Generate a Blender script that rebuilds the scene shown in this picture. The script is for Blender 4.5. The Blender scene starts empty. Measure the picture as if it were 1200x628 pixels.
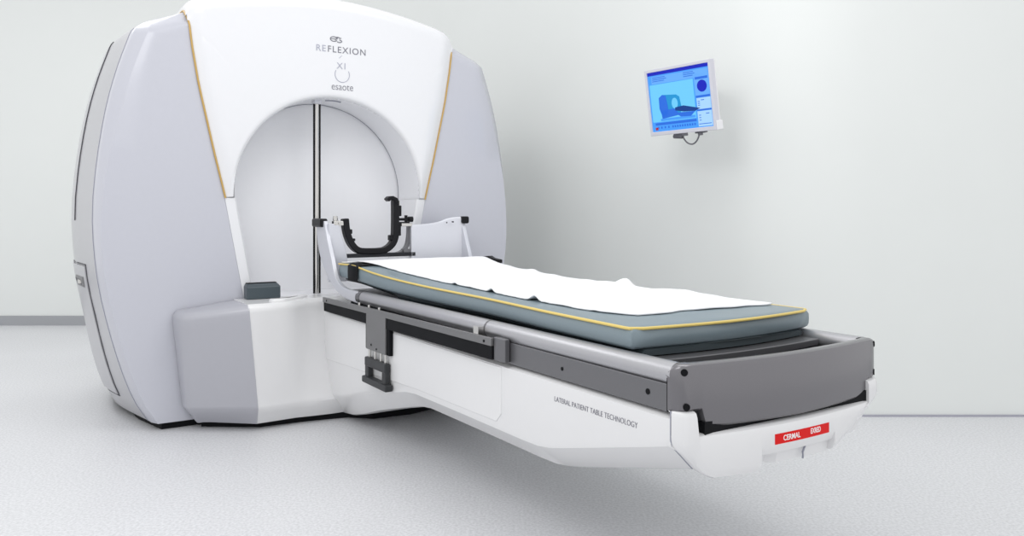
import bpy, bmesh, math, random
from mathutils import Vector, Matrix, noise
random.seed(7)
C = bpy.context.scene
COL = C.collection

# ------------------------------------------------------------------ frames
# machine frame: s runs out of the gantry along the couch, t runs across it, z is up
UN = math.hypot(590, 930)
SU = (590/UN, -930/UN)
TV = (930/UN, 590/UN)
OX, OY = -1.00941, 4.44725
ROT = math.atan2(SU[1], SU[0])
def W(p):
    s, t, z = p
    return Vector((OX + s*SU[0] + t*TV[0], OY + s*SU[1] + t*TV[1], z))
ORIG = {}          # object -> machine-frame origin of its thing

# ------------------------------------------------------------------ materials
def mat(name, col, rough=.4, metal=0, coat=0, spec=.5, noise_amt=0, noise_scale=200, bump=0, emit=0):
    m = bpy.data.materials.new(name); m.use_nodes = True
    nt = m.node_tree; b = nt.nodes['Principled BSDF']
    b.inputs['Base Color'].default_value = (*col, 1)
    b.inputs['Roughness'].default_value = rough
    b.inputs['Metallic'].default_value = metal
    b.inputs['Coat Weight'].default_value = coat
    b.inputs['Coat Roughness'].default_value = .12
    b.inputs['Specular IOR Level'].default_value = spec
    if emit:
        b.inputs['Emission Color'].default_value = (*col, 1)
        b.inputs['Emission Strength'].default_value = emit
    tc = nt.nodes.new('ShaderNodeTexCoord')
    nz = nt.nodes.new('ShaderNodeTexNoise'); nz.inputs['Scale'].default_value = noise_scale
    nz.inputs['Detail'].default_value = 3
    nt.links.new(tc.outputs['Object'], nz.inputs['Vector'])
    if noise_amt:
        mx = nt.nodes.new('ShaderNodeMix'); mx.data_type = 'RGBA'
        mx.inputs[6].default_value = (*[max(0, c*(1-noise_amt)) for c in col], 1)
        mx.inputs[7].default_value = (*[min(1, c*(1+noise_amt)) for c in col], 1)
        nt.links.new(nz.outputs['Fac'], mx.inputs[0])
        nt.links.new(mx.outputs[2], b.inputs['Base Color'])
    if bump:
        bp = nt.nodes.new('ShaderNodeBump'); bp.inputs['Strength'].default_value = bump
        bp.inputs['Distance'].default_value = .002
        nt.links.new(nz.outputs['Fac'], bp.inputs['Height'])
        nt.links.new(bp.outputs['Normal'], b.inputs['Normal'])
    return m

def srgb(r, g, b):
    f = lambda c: (c/255/12.92 if c/255 <= .04045 else ((c/255+.055)/1.055)**2.4)
    return (f(r), f(g), f(b))

M = {
 'white':   mat('glossy_white_plastic', (.785,.79,.812), .22, coat=.3, noise_amt=.01, noise_scale=30),
 'bore':    mat('bore_white_plastic', (.85,.855,.88), .35, noise_amt=.01, noise_scale=30),
 'cwhite':  mat('couch_white_plastic', (.775,.775,.782), .25, coat=.2, noise_amt=.01, noise_scale=30),
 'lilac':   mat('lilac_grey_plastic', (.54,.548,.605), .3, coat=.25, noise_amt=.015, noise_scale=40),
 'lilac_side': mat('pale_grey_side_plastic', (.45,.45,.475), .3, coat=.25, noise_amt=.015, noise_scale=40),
 'corner':  mat('warm_grey_corner_plastic', (.415,.418,.458), .32, coat=.2, noise_amt=.015, noise_scale=40),
 'seam':    mat('dark_seam_rubber', (.07,.07,.08), .6, noise_amt=.05),
 'gseam':   mat('grey_seam_rubber', (.30,.31,.37), .6, noise_amt=.05),
 'gold':    mat('ochre_trim_strip', (.55,.35,.10), .35, noise_amt=.05),
 'steel':   mat('brushed_steel', (.62,.61,.59), .16, 1, noise_amt=.04, noise_scale=80),
 'rail':    mat('silver_painted_metal', (.47,.47,.49), .36, .8, noise_amt=.05, noise_scale=300),
 'panel':   mat('gunmetal_painted_metal', (.185,.18,.192), .28, .65, coat=.3, noise_amt=.04, noise_scale=300),
 'skirt':   mat('dark_silver_metal', (.17,.17,.18), .36, .6, noise_amt=.05, noise_scale=300),
 'bar':     mat('satin_grey_metal', (.21,.21,.214), .36, .6, noise_amt=.05, noise_scale=300),
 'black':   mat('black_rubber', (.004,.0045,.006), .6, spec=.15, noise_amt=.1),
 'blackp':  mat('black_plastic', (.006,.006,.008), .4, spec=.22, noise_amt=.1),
 'handle':  mat('charcoal_plastic', (.035,.037,.04), .45, spec=.35, noise_amt=.1),
 'well':    mat('dark_tray_paint', (.022,.023,.028), .5, spec=.3, noise_amt=.08),
 'alu':     mat('painted_light_aluminium', (.62,.63,.68), .3, .15, noise_amt=.02, noise_scale=100),
 'vinyl':   mat('blue_grey_vinyl', (.200,.255,.285), .42, coat=.15, noise_amt=.03, noise_scale=120, bump=.08),
 'vinyl_dark': mat('dark_teal_vinyl', (.042,.056,.063), .5, spec=.3, noise_amt=.03, noise_scale=120, bump=.08),
 'piping':  mat('yellow_piping_cord', (.74,.57,.17), .5, noise_amt=.05),
 'sheet':   mat('white_paper_sheet', (.90,.905,.92), .85, spec=.2, noise_amt=.01, noise_scale=60, bump=.1),
 'teal':    mat('dark_slate_plastic', (.055,.075,.088), .35, noise_amt=.05),
 'ink':     mat('grey_lettering_ink', (.20,.20,.235), .6, noise_amt=.05),
 'pale_ink': mat('pale_lettering_ink', (.40,.41,.49), .6, noise_amt=.03),
 'red':     mat('red_sticker', (.72,.004,.004), .5, spec=.25, noise_amt=.03),
 'white_ink': mat('white_lettering_ink', (.9,.86,.86), .6, noise_amt=.01),
 'bezel':   mat('white_monitor_plastic', (.62,.62,.68), .3, noise_amt=.01),
 'casing':  mat('pale_monitor_casing', (.80,.80,.82), .35, noise_amt=.01),
 'bracket': mat('grey_bracket_metal', (.16,.16,.18), .35, .5, noise_amt=.05),
}
def screen_mat(name, rgb, k=1.0):
    m = mat(name, srgb(*rgb), .35, spec=.3)
    b = m.node_tree.nodes['Principled BSDF']; c = srgb(*rgb)
    b.inputs['Base Color'].default_value = (c[0]*.12, c[1]*.12, c[2]*.12, 1)
    b.inputs['Emission Color'].default_value = (*c, 1); b.inputs['Emission Strength'].default_value = k*.82
    return m

# ------------------------------------------------------------------ mesh collecting
class MB:
    def __init__(self): self.bm = bmesh.new()
    def v(self, p): return self.bm.verts.new(p)
    def f(self, vs):
        try: return self.bm.faces.new(vs)
        except ValueError: return None
    def box(self, s0, s1, t0, t1, z0, z1):
        P = [self.v((s, t, z)) for z in (z0, z1) for (s, t) in ((s0,t0),(s1,t0),(s1,t1),(s0,t1))]
        for q in ((3,2,1,0),(4,5,6,7),(0,1,5,4),(1,2,6,5),(2,3,7,6),(3,0,4,7)): self.f([P[i] for i in q])
        return self
    def prism(self, poly, lo, hi, axis):
        """poly of 2D points in the other two axes, in s,t,z order"""
        def mk(a, b, h): return {'s': (h, a, b), 't': (a, h, b), 'z': (a, b, h)}[axis]
        A = [self.v(mk(a, b, lo)) for a, b in poly]; B = [self.v(mk(a, b, hi)) for a, b in poly]
        n = len(poly)
        self.f(A[::-1]); self.f(B)
        for i in range(n): self.f((A[i], A[(i+1)%n], B[(i+1)%n], B[i]))
        return self
    def loft(self, rings, close=True, cap=True):
        R = [[self.v(p) for p in r] for r in rings]
        n = len(R[0]); m = n if close else n-1
        for a, b in zip(R, R[1:]):
            for i in range(m): self.f((a[i], a[(i+1)%n], b[(i+1)%n], b[i]))
        if cap and close:
            self.f(R[0][::-1]); self.f(R[-1])
        return R
    def tube(self, path, r, n=12, cap=True):
        P = [Vector(p) for p in path]; rings = []
        up = None
        for i, p in enumerate(P):
            d = (P[min(i+1, len(P)-1)] - P[max(i-1, 0)]).normalized()
            if up is None:
                up = Vector((0,0,1)) if abs(d.z) < .9 else Vector((1,0,0))
            a = (up - d*up.dot(d)).normalized(); up = a; b = d.cross(a)
            rr = r[i] if isinstance(r, (list, tuple)) else r
            rings.append([p + (a*math.cos(2*math.pi*k/n) + b*math.sin(2*math.pi*k/n))*rr for k in range(n)])
        self.loft(rings, True, cap)
        return self
    def bar(self, path, w, h, up=(0,0,1)):
        """rectangular section swept along path: h along 'up', w across"""
        P = [Vector(p) for p in path]; U = Vector(up).normalized(); rings = []
        for i, p in enumerate(P):
            d = (P[min(i+1, len(P)-1)] - P[max(i-1, 0)]).normalized()
            a = (U - d*U.dot(d)).normalized(); b = d.cross(a)
            rings.append([p + a*h/2*x + b*w/2*y for x, y in ((1,1),(1,-1),(-1,-1),(-1,1))])
        self.loft(rings)
        return self
    def cyl(self, p0, p1, r, n=20): return self.tube([p0, p1], r, n)

def link(o, parent):
    COL.objects.link(o)
    if parent is not None: o.parent = parent
    return o

def obj(name, mb, material, parent=None, origin=None, bevel=0, seg=3, angle=35, sub=0, tags=None, label=None, world=False):
    bm = mb.bm
    if parent is not None: origin = ORIG[parent]
    if origin is None: origin = Vector((0,0,0))
    origin = Vector(origin)
    bmesh.ops.remove_doubles(bm, verts=bm.verts, dist=1e-5)
    bmesh.ops.recalc_face_normals(bm, faces=bm.faces)
    for v in bm.verts: v.co -= origin
    ca = math.radians(angle)
    for f in bm.faces: f.smooth = True
    for e in bm.edges:
        if len(e.link_faces) == 2 and e.calc_face_angle(0) > ca: e.smooth = False
    me = bpy.data.meshes.new(name); bm.to_mesh(me); bm.free()
    me.materials.append(material)
    o = bpy.data.objects.new(name, me); link(o, parent)
    ORIG[o] = origin
    if parent is None and not world:
        o.location = W(origin); o.rotation_euler.z = ROT
    elif parent is None:
        o.location = origin
    if bevel:
        b = o.modifiers.new('bevel', 'BEVEL'); b.width = bevel; b.segments = seg
        b.limit_method = 'ANGLE'; b.angle_limit = math.radians(angle); b.harden_normals = True
        for p in me.polygons: p.use_smooth = True
        for e in me.edges: e.use_edge_sharp = False
    if sub:
        m = o.modifiers.new('sub', 'SUBSURF'); m.levels = sub; m.render_levels = sub
    if tags: tag(o, *tags)
    if label: o['label'] = label
    return o

def pieces(name, mb, material, parent, bevel=0, **kw):
    """one object for every connected piece collected in mb"""
    bm = mb.bm; bmesh.ops.remove_doubles(bm, verts=bm.verts, dist=1e-5)
    bm.verts.index_update(); seen = set(); out = []
    for v0 in bm.verts:
        if v0 in seen: continue
        st = [v0]; seen.add(v0); comp = []
        while st:
            v = st.pop(); comp.append(v)
            for e in v.link_edges:
                w_ = e.other_vert(v)
                if w_ not in seen: seen.add(w_); st.append(w_)
        n = MB(); mp = {v: n.v(v.co.copy()) for v in comp}
        for f in {f for v in comp for f in v.link_faces}: n.f([mp[v] for v in f.verts])
        out.append(obj(name, n, material, parent, bevel=bevel, **kw))
    bm.free()
    return out

def tag(o, label=None, cat=None, group=None, kind=None):
    if label: o['label'] = label
    if cat: o['category'] = cat
    if group: o['group'] = group
    if kind: o['kind'] = kind

def thing(name, origin, label, cat, world=False, rot=None):
    o = bpy.data.objects.new(name, None); COL.objects.link(o)
    o.empty_display_size = .1
    if world: o.location = origin; ORIG[o] = Vector((0,0,0))
    else: o.location = W(origin); o.rotation_euler.z = ROT; ORIG[o] = Vector(origin)
    if rot is not None: o.rotation_euler = rot
    tag(o, label, cat)
    return o

def text(name, body, size, pos, xdir, ydir, material, parent, depth=.0006, spacing=1.0, label=None, xscale=1.0, offset=0.0, shear=0):
    cu = bpy.data.curves.new(name, 'FONT'); cu.body = body; cu.size = size
    cu.extrude = depth; cu.space_character = spacing; cu.align_x = 'CENTER'; cu.align_y = 'CENTER'
    cu.offset = offset; cu.shear = shear
    tmp = bpy.data.objects.new('tmp', cu)
    me = bpy.data.meshes.new_from_object(tmp)
    bpy.data.objects.remove(tmp); bpy.data.curves.remove(cu)
    x = Vector(xdir).normalized(); y = Vector(ydir).normalized(); n = x.cross(y)
    org = Vector(pos) - ORIG[parent]
    for v in me.vertices:
        c = v.co.copy(); v.co = org + x*c.x*xscale + y*c.y + n*c.z
    me.materials.clear(); me.materials.append(material); me.name = name
    o = bpy.data.objects.new(name, me); link(o, parent); ORIG[o] = ORIG[parent]
    if label: o['label'] = label
    return o

def interp(tab, x):
    if x <= tab[0][0]: return tab[0][1]
    for (a, b), (c, d) in zip(tab, tab[1:]):
        if x <= c: return b + (d-b)*(x-a)/(c-a)
    return tab[-1][1]
def smooth_tab(tab):
    """monotone-ish Catmull-Rom through a table"""
    def f(x):
        n = len(tab)
        if x <= tab[0][0]: return tab[0][1]
        if x >= tab[-1][0]: return tab[-1][1]
        for i in range(n-1):
            if x <= tab[i+1][0]:
                x0, y0 = tab[i]; x1, y1 = tab[i+1]
                h = x1-x0; u = (x-x0)/h
                m0 = (y1-tab[i-1][1])/(x1-tab[i-1][0])*h if i > 0 else (y1-y0)
                m1 = (tab[i+2][1]-y0)/(tab[i+2][0]-x0)*h if i < n-2 else (y1-y0)
                return ((2*u**3-3*u*u+1)*y0 + (u**3-2*u*u+u)*m0 + (-2*u**3+3*u*u)*y1 + (u**3-u*u)*m1)
    return f

# ================================================================== ROOM
def build_room():
    # floor
    fm = mat('speckled_vinyl_floor', (.64,.65,.685), .38, spec=.35)
    nt = fm.node_tree; b = nt.nodes['Principled BSDF']
    tc = nt.nodes.new('ShaderNodeTexCoord')
    n1 = nt.nodes.new('ShaderNodeTexNoise'); n1.inputs['Scale'].default_value = 95; n1.inputs['Detail'].default_value = 4
    n2 = nt.nodes.new('ShaderNodeTexNoise'); n2.inputs['Scale'].default_value = 1.3; n2.inputs['Detail'].default_value = 4
    r1 = nt.nodes.new('ShaderNodeValToRGB')
    r1.color_ramp.elements[0].position = .35; r1.color_ramp.elements[0].color = (.60,.605,.62,1)
    r1.color_ramp.elements[1].position = .65; r1.color_ramp.elements[1].color = (.74,.745,.765,1)
    r2 = nt.nodes.new('ShaderNodeValToRGB')
    r2.color_ramp.elements[0].position = .3; r2.color_ramp.elements[0].color = (.96,.96,.96,1)
    r2.color_ramp.elements[1].position = .7; r2.color_ramp.elements[1].color = (1.0,1.0,1.0,1)
    mx = nt.nodes.new('ShaderNodeMix'); mx.data_type = 'RGBA'; mx.blend_type = 'MULTIPLY'; mx.inputs[0].default_value = 1
    for n in (n1, n2): nt.links.new(tc.outputs['Object'], n.inputs['Vector'])
    nt.links.new(n1.outputs['Fac'], r1.inputs[0]); nt.links.new(n2.outputs['Fac'], r2.inputs[0])
    nt.links.new(r1.outputs[0], mx.inputs[6]); nt.links.new(r2.outputs[0], mx.inputs[7])
    nt.links.new(mx.outputs[2], b.inputs['Base Color'])
    m = MB(); m.box(-7.5, 6.5, -1.6, 8.6, -.06, 0)
    o = obj('floor', m, fm, world=True); tag(o, kind='structure')
    # walls: one run of plastered wall, long curved bend between the far and the near straight lengths
    wm = mat('pale_green_wall_paint', (.775,.797,.782), .6, spec=.3, noise_amt=.012, noise_scale=3, bump=.02)
    def fillet(A, B, D, r, n=24):
        A, B, D = Vector(A), Vector(B), Vector(D)
        a = (A-B).normalized(); d = (D-B).normalized()
        ang = math.acos(max(-1, min(1, a.dot(d)))); tl = r/math.tan(ang/2)
        p0 = B + a*tl; p1 = B + d*tl
        c = B + (a+d).normalized()*(r/math.sin(ang/2))
        a0 = math.atan2(p0.y-c.y, p0.x-c.x); a1 = math.atan2(p1.y-c.y, p1.x-c.x)
        while a1-a0 > math.pi: a1 -= 2*math.pi
        while a1-a0 < -math.pi: a1 += 2*math.pi
        return [(c.x + r*math.cos(a0+(a1-a0)*k/n), c.y + r*math.sin(a0+(a1-a0)*k/n)) for k in range(n+1)]
    L0 = (-7.0, 7.63); B1 = (-1.1, 7.63); B2 = (1.52, 4.25); R0 = (6.0, 4.25)
    left = fillet(L0, B1, B2, 1.6); right = fillet(B1, B2, R0, .85)
    def run(name, pts, thick, z0, z1, material, out=.0):
        P = [Vector(p) for p in pts]; N = []
        for i, p in enumerate(P):
            d = (P[min(i+1, len(P)-1)] - P[max(i-1, 0)]).normalized()
            N.append(Vector((d.y, -d.x)))        # towards the room
        mb = MB()
        rings = []
        for p, n in zip(P, N):
            a = p + n*out; q = p - n*thick
            rings.append([(a.x, a.y, z0), (a.x, a.y, z1), (q.x, q.y, z1), (q.x, q.y, z0)])
        mb.loft(rings)
        o = obj(name, mb, material, world=True, angle=40); tag(o, kind='structure'); return o
    pts = [L0] + left + right + [R0]
    run('wall_back', pts, .12, 0, 3.5, wm)
    bb = mat('grey_vinyl_baseboard', (.36,.37,.39), .5, noise_amt=.03)
    run('baseboard_left', [(-7.0, 7.63), (-1.9, 7.63)], -.0005, 0, .092, bb, .014)
    bs = mat('thin_floor_seal', (.38,.38,.44), .5, noise_amt=.03)
    run('baseboard_right', left + right + [R0], -.0005, 0, .009, bs, .012)
build_room()

# ================================================================== GANTRY
g_tout = smooth_tab([(.03,.925),(.13,.985),(.27,1.04),(.5,1.105),(.755,1.157),(1.05,1.18),(1.3,1.166),(1.594,1.124),(1.8,1.075),(2.0,1.01)])
def t_out(z):
    if z <= 2.0: return g_tout(z)
    return interp([(2.0,1.01),(2.03,.985),(2.055,.95),(2.127,.764),(2.2,.6)], z)
t_in = lambda z: interp([(.03,.40),(.66,.487),(1.17,.58),(1.4,.635),(1.75,.712),(1.95,.745),(2.127,.766)], z)
bulge = smooth_tab([(-1.42,-.30),(-1.40,-.20),(-1.33,-.09),(-1.2,-.01),(-1.0,.03),(-.8,.052),(-.6,.056),(-.3,.028),(-.09,0)])
def side_t(s, z):
    low = max(0, (.55-z)/.55)*.045*min(1, max(0, (-s-.09)/.45))
    return t_out(z) + bulge(s) + low
ARCH_R, ARCH_Z = .533, 1.195

def build_gantry():
    root = thing('radiosurgery_gantry', (-.6, 0, 0),
                 'big white and lilac-grey radiosurgery machine with an arched bore, standing on the grey floor', 'medical machine')
    ins = lambda z: interp([(.03,.03),(.9,.022),(1.3,.036),(1.6,.06),(2.0,.07),(2.127,.0)], z)
    zs = [.035,.05,.08,.13,.2,.28,.36,.46,.56,.66,.755,.85,.95,1.05,1.17,1.3,1.4,1.5,1.594,1.68,1.75,1.82,1.88,1.94,1.985,2.005,2.02,2.035,2.05,2.065,2.09,2.11,2.127]
    zin = lambda z: z if z < 1.985 else z          # face row height
    SR = [-.008,-.03,-.055,-.09,-.2,-.3,-.45,-.6,-.75,-.9,-1.05,-1.2,-1.27,-1.33,-1.37,-1.40,-1.42]
    for sg in (-1, 1):
        # grey front face of this wing with rolled outer edge, plus the paler side shell behind its seam
        m = MB(); rows = []
        for z in zs:
            to = t_out(z); ti = min(t_in(z), to-.001); w = ins(z)
            zf = z if z < 2.0 else z - (z-2.0)/.127*.0
            r = [(-.03, sg*(ti-.02), z), (0, sg*ti, z)]
            for k in (.25, .5, .75, 1):
                tt = ti + (max(to-w, ti)-ti)*k
                r.append((0, sg*tt, z))
            r += [(-.004, sg*(to-w*.93), z), (-.048, sg*(to-w*.14), z), (-.066, sg*(to-.002), z), (-.105, sg*side_t(-.105, z), z)]
            rows.append(r)
        # roll the top of the wing face back
        for i, z in enumerate(zs):
            def back(t): return -.07*max(0, min(1.2, (z - interp([(.70,2.072),(.77,2.058),(.95,1.995),(1.0,1.975)], abs(t)))/.065))
            rows[i] = [(min(s, s*.3 + back(t)) if z > 1.97 and k_ < 10 else s, t, zz) for k_, (s, t, zz) in enumerate(rows[i])]
        m.loft(rows, close=False)
        obj('wing_cover', m, M['lilac'], root, angle=50)
        m = MB(); rows = []
        for z in zs:
            rows.append([(s, sg*max(side_t(s, z), .0), z) for s in SR[3:]] + [(-1.425, 0, z)])
        m.loft(rows, close=False)
        # flat roof piece of the wing behind its front edge
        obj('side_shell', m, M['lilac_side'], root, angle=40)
        m = MB()
        zt = 2.127
        rr = [[(s, sg*.0, zt), (s, sg*side_t(s, zt), zt)] for s in SR[3:]]
        m.loft(rr, close=False); obj('roof_panel', m, M['lilac'], root)
        # vertical seam between face and side
        m = MB()
        m.tube([(-.102, sg*(side_t(-.102, z)+.0005), z) for z in zs if z < 2.03], .0026, 6)
        obj('panel_seam', m, M['gseam'], root)
        m = MB()
        m.tube([(-.52, sg*(side_t(-.52, z)+.001), z) for z in zs if 1.0 < z < 2.03], .0035, 6)
        obj('panel_seam', m, M['seam'], root)
        # ochre trim between wing and front cover
        m = MB()
        path = [(.006, sg*(t_in(1.167+(2.045-1.167)*k/16)-.004), 1.167+(2.045-1.167)*k/16) for k in range(17)]
        path += [(.0, sg*.7555, 2.066), (-.03, sg*.762, 2.098), (-.066, sg*.768, 2.130), (-.1, sg*.768, 2.136), (-.3, sg*.768, 2.138), (-1.2, sg*.76, 2.132)]
        m.tube(path, .0047, 8); obj('trim_strip', m, M['gold'], root, label='thin ochre trim strip between white and grey covers')
        # lower white panels flanking the opening
        m = MB(); rows = []
        for k in range(9):
            z = .35 + (1.169-.35)*k/8
            ti = t_in(z) - .002; to = min(interp([(.35,.41),(.6,.46),(1.05,ARCH_R-.002)], z), ti-.045)
            rows.append([(-.03, sg*ti, z), (0.0, sg*ti, z), (.008, sg*(ti-.03), z), (.008, sg*to, z), (-.0, sg*(to-.008), z), (-.275, sg*(to-.008), z)])
        m.loft(rows, close=False)
        # top lip
        obj('lower_panel', m, M['white'], root, angle=40)
    # service door on the left side
    m = MB()
    zd = [.135,.2,.3,.4,.5,.6,.7,.76,.815]
    rows = []
    def dl(z): return interp([(.13,-.345),(.82,-.325)], z)      # door front edge
    for z in zd:
        rows.append([(s, -(side_t(s, z)+.007), z) for s in (dl(z), -.45, -.6, -.75, -.9, -1.0)])
    m.loft(rows, close=False)
    back = [[(p[0], p[1]+.006, p[2]) for p in r] for r in rows]
    ring = lambda R: R[0] + [r[-1] for r in R[1:]] + R[-1][::-1][1:] + [r[0] for r in R[::-1][1:-1]]
    m.loft([ring(rows), ring(back)], close=True, cap=False)
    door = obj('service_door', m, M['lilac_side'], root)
    m = MB()
    e = .008
    per = [(s, zd[0]-e) for s in (dl(.13)+e, -.5, -.75, -1.0)]
    path = [(-1.0, zd[-1]+e), (-.75, zd[-1]+e), (-.5, zd[-1]+e), (dl(.8)+e, zd[-1]+e)] + [(dl(z)+e, z) for z in zd[::-1]] + per
    m.tube([(s, -(side_t(s, z)+.001), z) for s, z in path], .0032, 6)
    obj('door_seam', m, M['seam'], door)
    # recessed latch
    m = MB()
    a = [(s, z) for s, z in ((-.39,.755),(-.39,.70),(-.60,.70),(-.60,.755))]
    off = .0085
    outer = [(s, -(side_t(s, z)+off), z) for s, z in a]
    inner = [(s*1.0 + (.02 if s < -.5 else -.02), -(side_t(s, z)+off+.004), z + (.012 if z < .73 else -.012)) for s, z in a]
    m.loft([outer, inner], close=True, cap=False); m.f([m.v(p) for p in [(p[0], p[1]+.002, p[2]) for p in inner]])
    lt = obj('latch', m, M['skirt'], door, label='small recessed grey latch')
    m = MB()
    zc = .727
    m.prism([(-.47, .737), (-.56, .737), (-.56, .715), (-.47, .715)], -(side_t(-.5, zc)+.016), -(side_t(-.5, zc)+.002), 't')
    obj('keyhole', m, M['steel'], lt, bevel=.002)

    # ---- white front cover with its arch
    zt_tab = smooth_tab([(0,2.312),(.2,2.300),(.4,2.275),(.55,2.248),(.65,2.226),(.70,2.210)])
    def ztop(t):
        a = abs(t)
        if a <= .70: return zt_tab(a)
        u = (a-.70)/.066
        return 2.210 - .075*(1-math.sqrt(max(0, 1-u*u)))
    PR = .036
    def sf(t, z):
        a = (t_in(min(z, 2.127)) - abs(t))/.075
        a = max(0, min(1, a)); a = a*a*(3-2*a)*.35 + a*.65
        return PR*a
    m = MB(); bm = m.bm
    NA = 96
    # outer boundary, going from right bottom up, over and down the left side
    outer = []
    for k in range(25):
        z = 1.172 + (2.055-1.172)*k/24; outer.append((t_in(z)-.008, z))
    tt = [.762,.755,.745,.73,.71,.69,.66,.62,.57,.5,.42,.33,.24,.15,.075,0]
    top = tt + [-x for x in tt[::-1][1:]]
    n_side = len(outer)
    outer += [(t, ztop(t)-.085) for t in top]
    outer += [(-t, z) for t, z in outer[:n_side][::-1]]
    # arch points chosen by direction so that the strips stay tidy
    def arch_pt(t, z):
        a = math.atan2(z-ARCH_Z, t)
        return a
    A = [max(-.043, min(math.pi+.043, arch_pt(t, z) if not (z < ARCH_Z and t < 0) else math.pi + (ARCH_Z-z)/abs(t))) for t, z in outer]
    # even out
    n = len(outer)
    # side rows: angle from -.043 to the corner's
    fr = (0, .03, .12, .3, .5, .7, .82, .88, .93, .97, 1.0)
    cols = []
    for (t, z), a in zip(outer, A):
        ct, cz = ARCH_R*math.cos(a), ARCH_Z + ARCH_R*math.sin(a)
        ring = []
        # lip
        rt, rz = math.cos(a), math.sin(a)
        ring.append((-.005, ct, cz)); ring.append((sf(ct, cz)-.020, ct, cz)); ring.append((sf(ct, cz)-.006, ct+rt*.006, cz+rz*.006))
        ct2, cz2 = ct+rt*.02, cz+rz*.02
        for k in fr:
            x, y = ct2+(t-ct2)*k, cz2+(z-cz2)*k
            ring.append((sf(x, y), x, y))
        cols.append(ring)
    V = m.loft(cols, close=False)
    ns = n_side
    for rng in (range(0, ns+1), range(n-ns-1, n)):
        m.loft([[cols[i][-1], (-.09, outer[i][0], max(outer[i][1], 1.172))] for i in rng], close=False)
    # bottom edges (small under-face)
    # roll over the top
    prof = [(0,-.085),(-.004,-.062),(-.016,-.040),(-.036,-.022),(-.065,-.010),(-.11,-.003),(-.18,0),(-.45,0),(-.8,-.012),(-1.1,-.04),(-1.3,-.09),(-1.38,-.15),(-1.42,-.26)]
    tops = outer[n_side:n_side+len(top)]
    rows = []
    for (t, z) in tops:
        s0 = sf(t, z); zz = ztop(t)
        rows.append([(s0*(1 if ds > -.02 else max(0, 1+ds/.12)) + ds, t, max(zz+dz, 2.0)) for ds, dz in prof])
    # edge skirts
    for sgn, R in ((1, 0), (-1, -1)):
        base = rows[R]
        skirt = [(p[0], sgn*.766, 2.10) for p in base]
        rows = ([skirt] + rows) if R == 0 else (rows + [skirt])
    m.loft(rows, close=False)
    # bottom return of the cover either side
    for sg in (-1, 1):
        ti = t_in(1.172)-.008
        q = [(0, ti, 1.172), (.0, ARCH_R-.0, 1.172)]
        P = [(sf(x, 1.172), sg*x, 1.172) for x in [ARCH_R+.02+(ti-ARCH_R-.02)*k/6 for k in range(7)]]
        Q = [(-.03, p[1], 1.180) for p in P]
        m.loft([P, Q], close=False)
    cover = obj('front_cover', m, M['white'], root, angle=55)
    # bore liner and back panel
    m = MB(); rows = []
    path = [(ARCH_R*math.cos(-.05), ARCH_Z+ARCH_R*math.sin(-.05))] + [(ARCH_R*math.cos(math.pi*k/64), ARCH_Z+ARCH_R*math.sin(math.pi*k/64)) for k in range(65)] + [(-ARCH_R*math.cos(-.05), ARCH_Z+ARCH_R*math.sin(-.05))]
    for t, z in path:
        rows.append([(.012, t, z), (-.1, t*.997, z), (-.2, t*.993, z), (-.272, t*.988, z)])
    m.loft(rows, close=False)
    obj('bore_liner', m, M['bore'], root, angle=60)
    m = MB()
    m.tube([(-.268, t*.987, ARCH_Z+(z-ARCH_Z)*.994) for t, z in path], .0016, 6)
    obj('bore_seam', m, M['gseam'], root)
    m = MB(); m.box(-.30, -.275, -.60, .60, .3, 1.80)
    obj('bore_back_panel', m, M['bore'], root)
    m = MB()
    for k in range(9):
        pass
    m.bar([(-.075+.02*math.sin(k*.3), -.012+.085*k/8, math.sqrt(ARCH_R**2-(-.012+.085*k/8)**2)+ARCH_Z-.003) for k in range(9)], .008, .006)
    obj('vent_slot', m, M['gseam'], root)
    # guide pole
    m = MB(); m.cyl((-.07, -.064, .636), (-.07, -.064, 1.712), .0135, 24)
    pole = obj('guide_pole', m, M['steel'], root, label='slim chrome guide pole in the bore')
    m = MB(); m.cyl((-.067, -.0815, .636), (-.067, -.0815, 1.706), .0040, 10); m.cyl((-.067, -.0465, .636), (-.067, -.0465, 1.706), .0048, 10)  # black rods standing in for dark reflections along the chrome edges
    pieces('dark_reflection_strip', m, M['blackp'], pole, label='black strip drawn for the dark reflection on the pole edge')
    m = MB(); m.box(-.274, -.002, -.44, .44, .60, .635)
    obj('bore_floor', m, M['bore'], root)
    m = MB(); m.box(-.095, -.045, -.085, -.043, 1.70, 1.733)
    pieces('pole_mount', m, M['alu'], pole, bevel=.004)
    # plinth
    m = MB()
    poly = [(-.02,-.88),(-.3,-.95),(-.7,-.98),(-1.15,-.9),(-1.3,-.7),(-1.3,.7),(-1.15,.9),(-.7,.98),(-.3,.95),(-.02,.88)]
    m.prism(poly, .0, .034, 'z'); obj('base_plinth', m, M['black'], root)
    # ---- lettering and emblems on the front cover
    S = PR+.001
    X, Z = (0,1,0), (0,0,1)
    text('lettering', 'RE', .050, (S, -.076, 1.997), X, Z, M['pale_ink'], cover, spacing=1.15, label='pale raised letters RE')
    text('lettering', 'FLEXION', .050, (S, .075, 1.997), X, Z, M['ink'], cover, spacing=1.18, label='grey letters FLEXION')
    m = MB()
    def stroke(pts, r): m.tube([(S, a, b) for a, b in pts], r, 6)
    def arc(c, ra, rb, a0, a1, n=20): return [(c[0]+ra*math.cos(math.radians(a0+(a1-a0)*k/n)), c[1]+rb*math.sin(math.radians(a0+(a1-a0)*k/n))) for k in range(n+1)]
    stroke(arc((-.002, 2.056), .020, .013, 0, 330), .0024)
    stroke([(-.002-.018, 2.056), (.018, 2.057)], .0020)
    stroke(arc((.020, 2.060), .014, .008, 150, 0), .0024)
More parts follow.
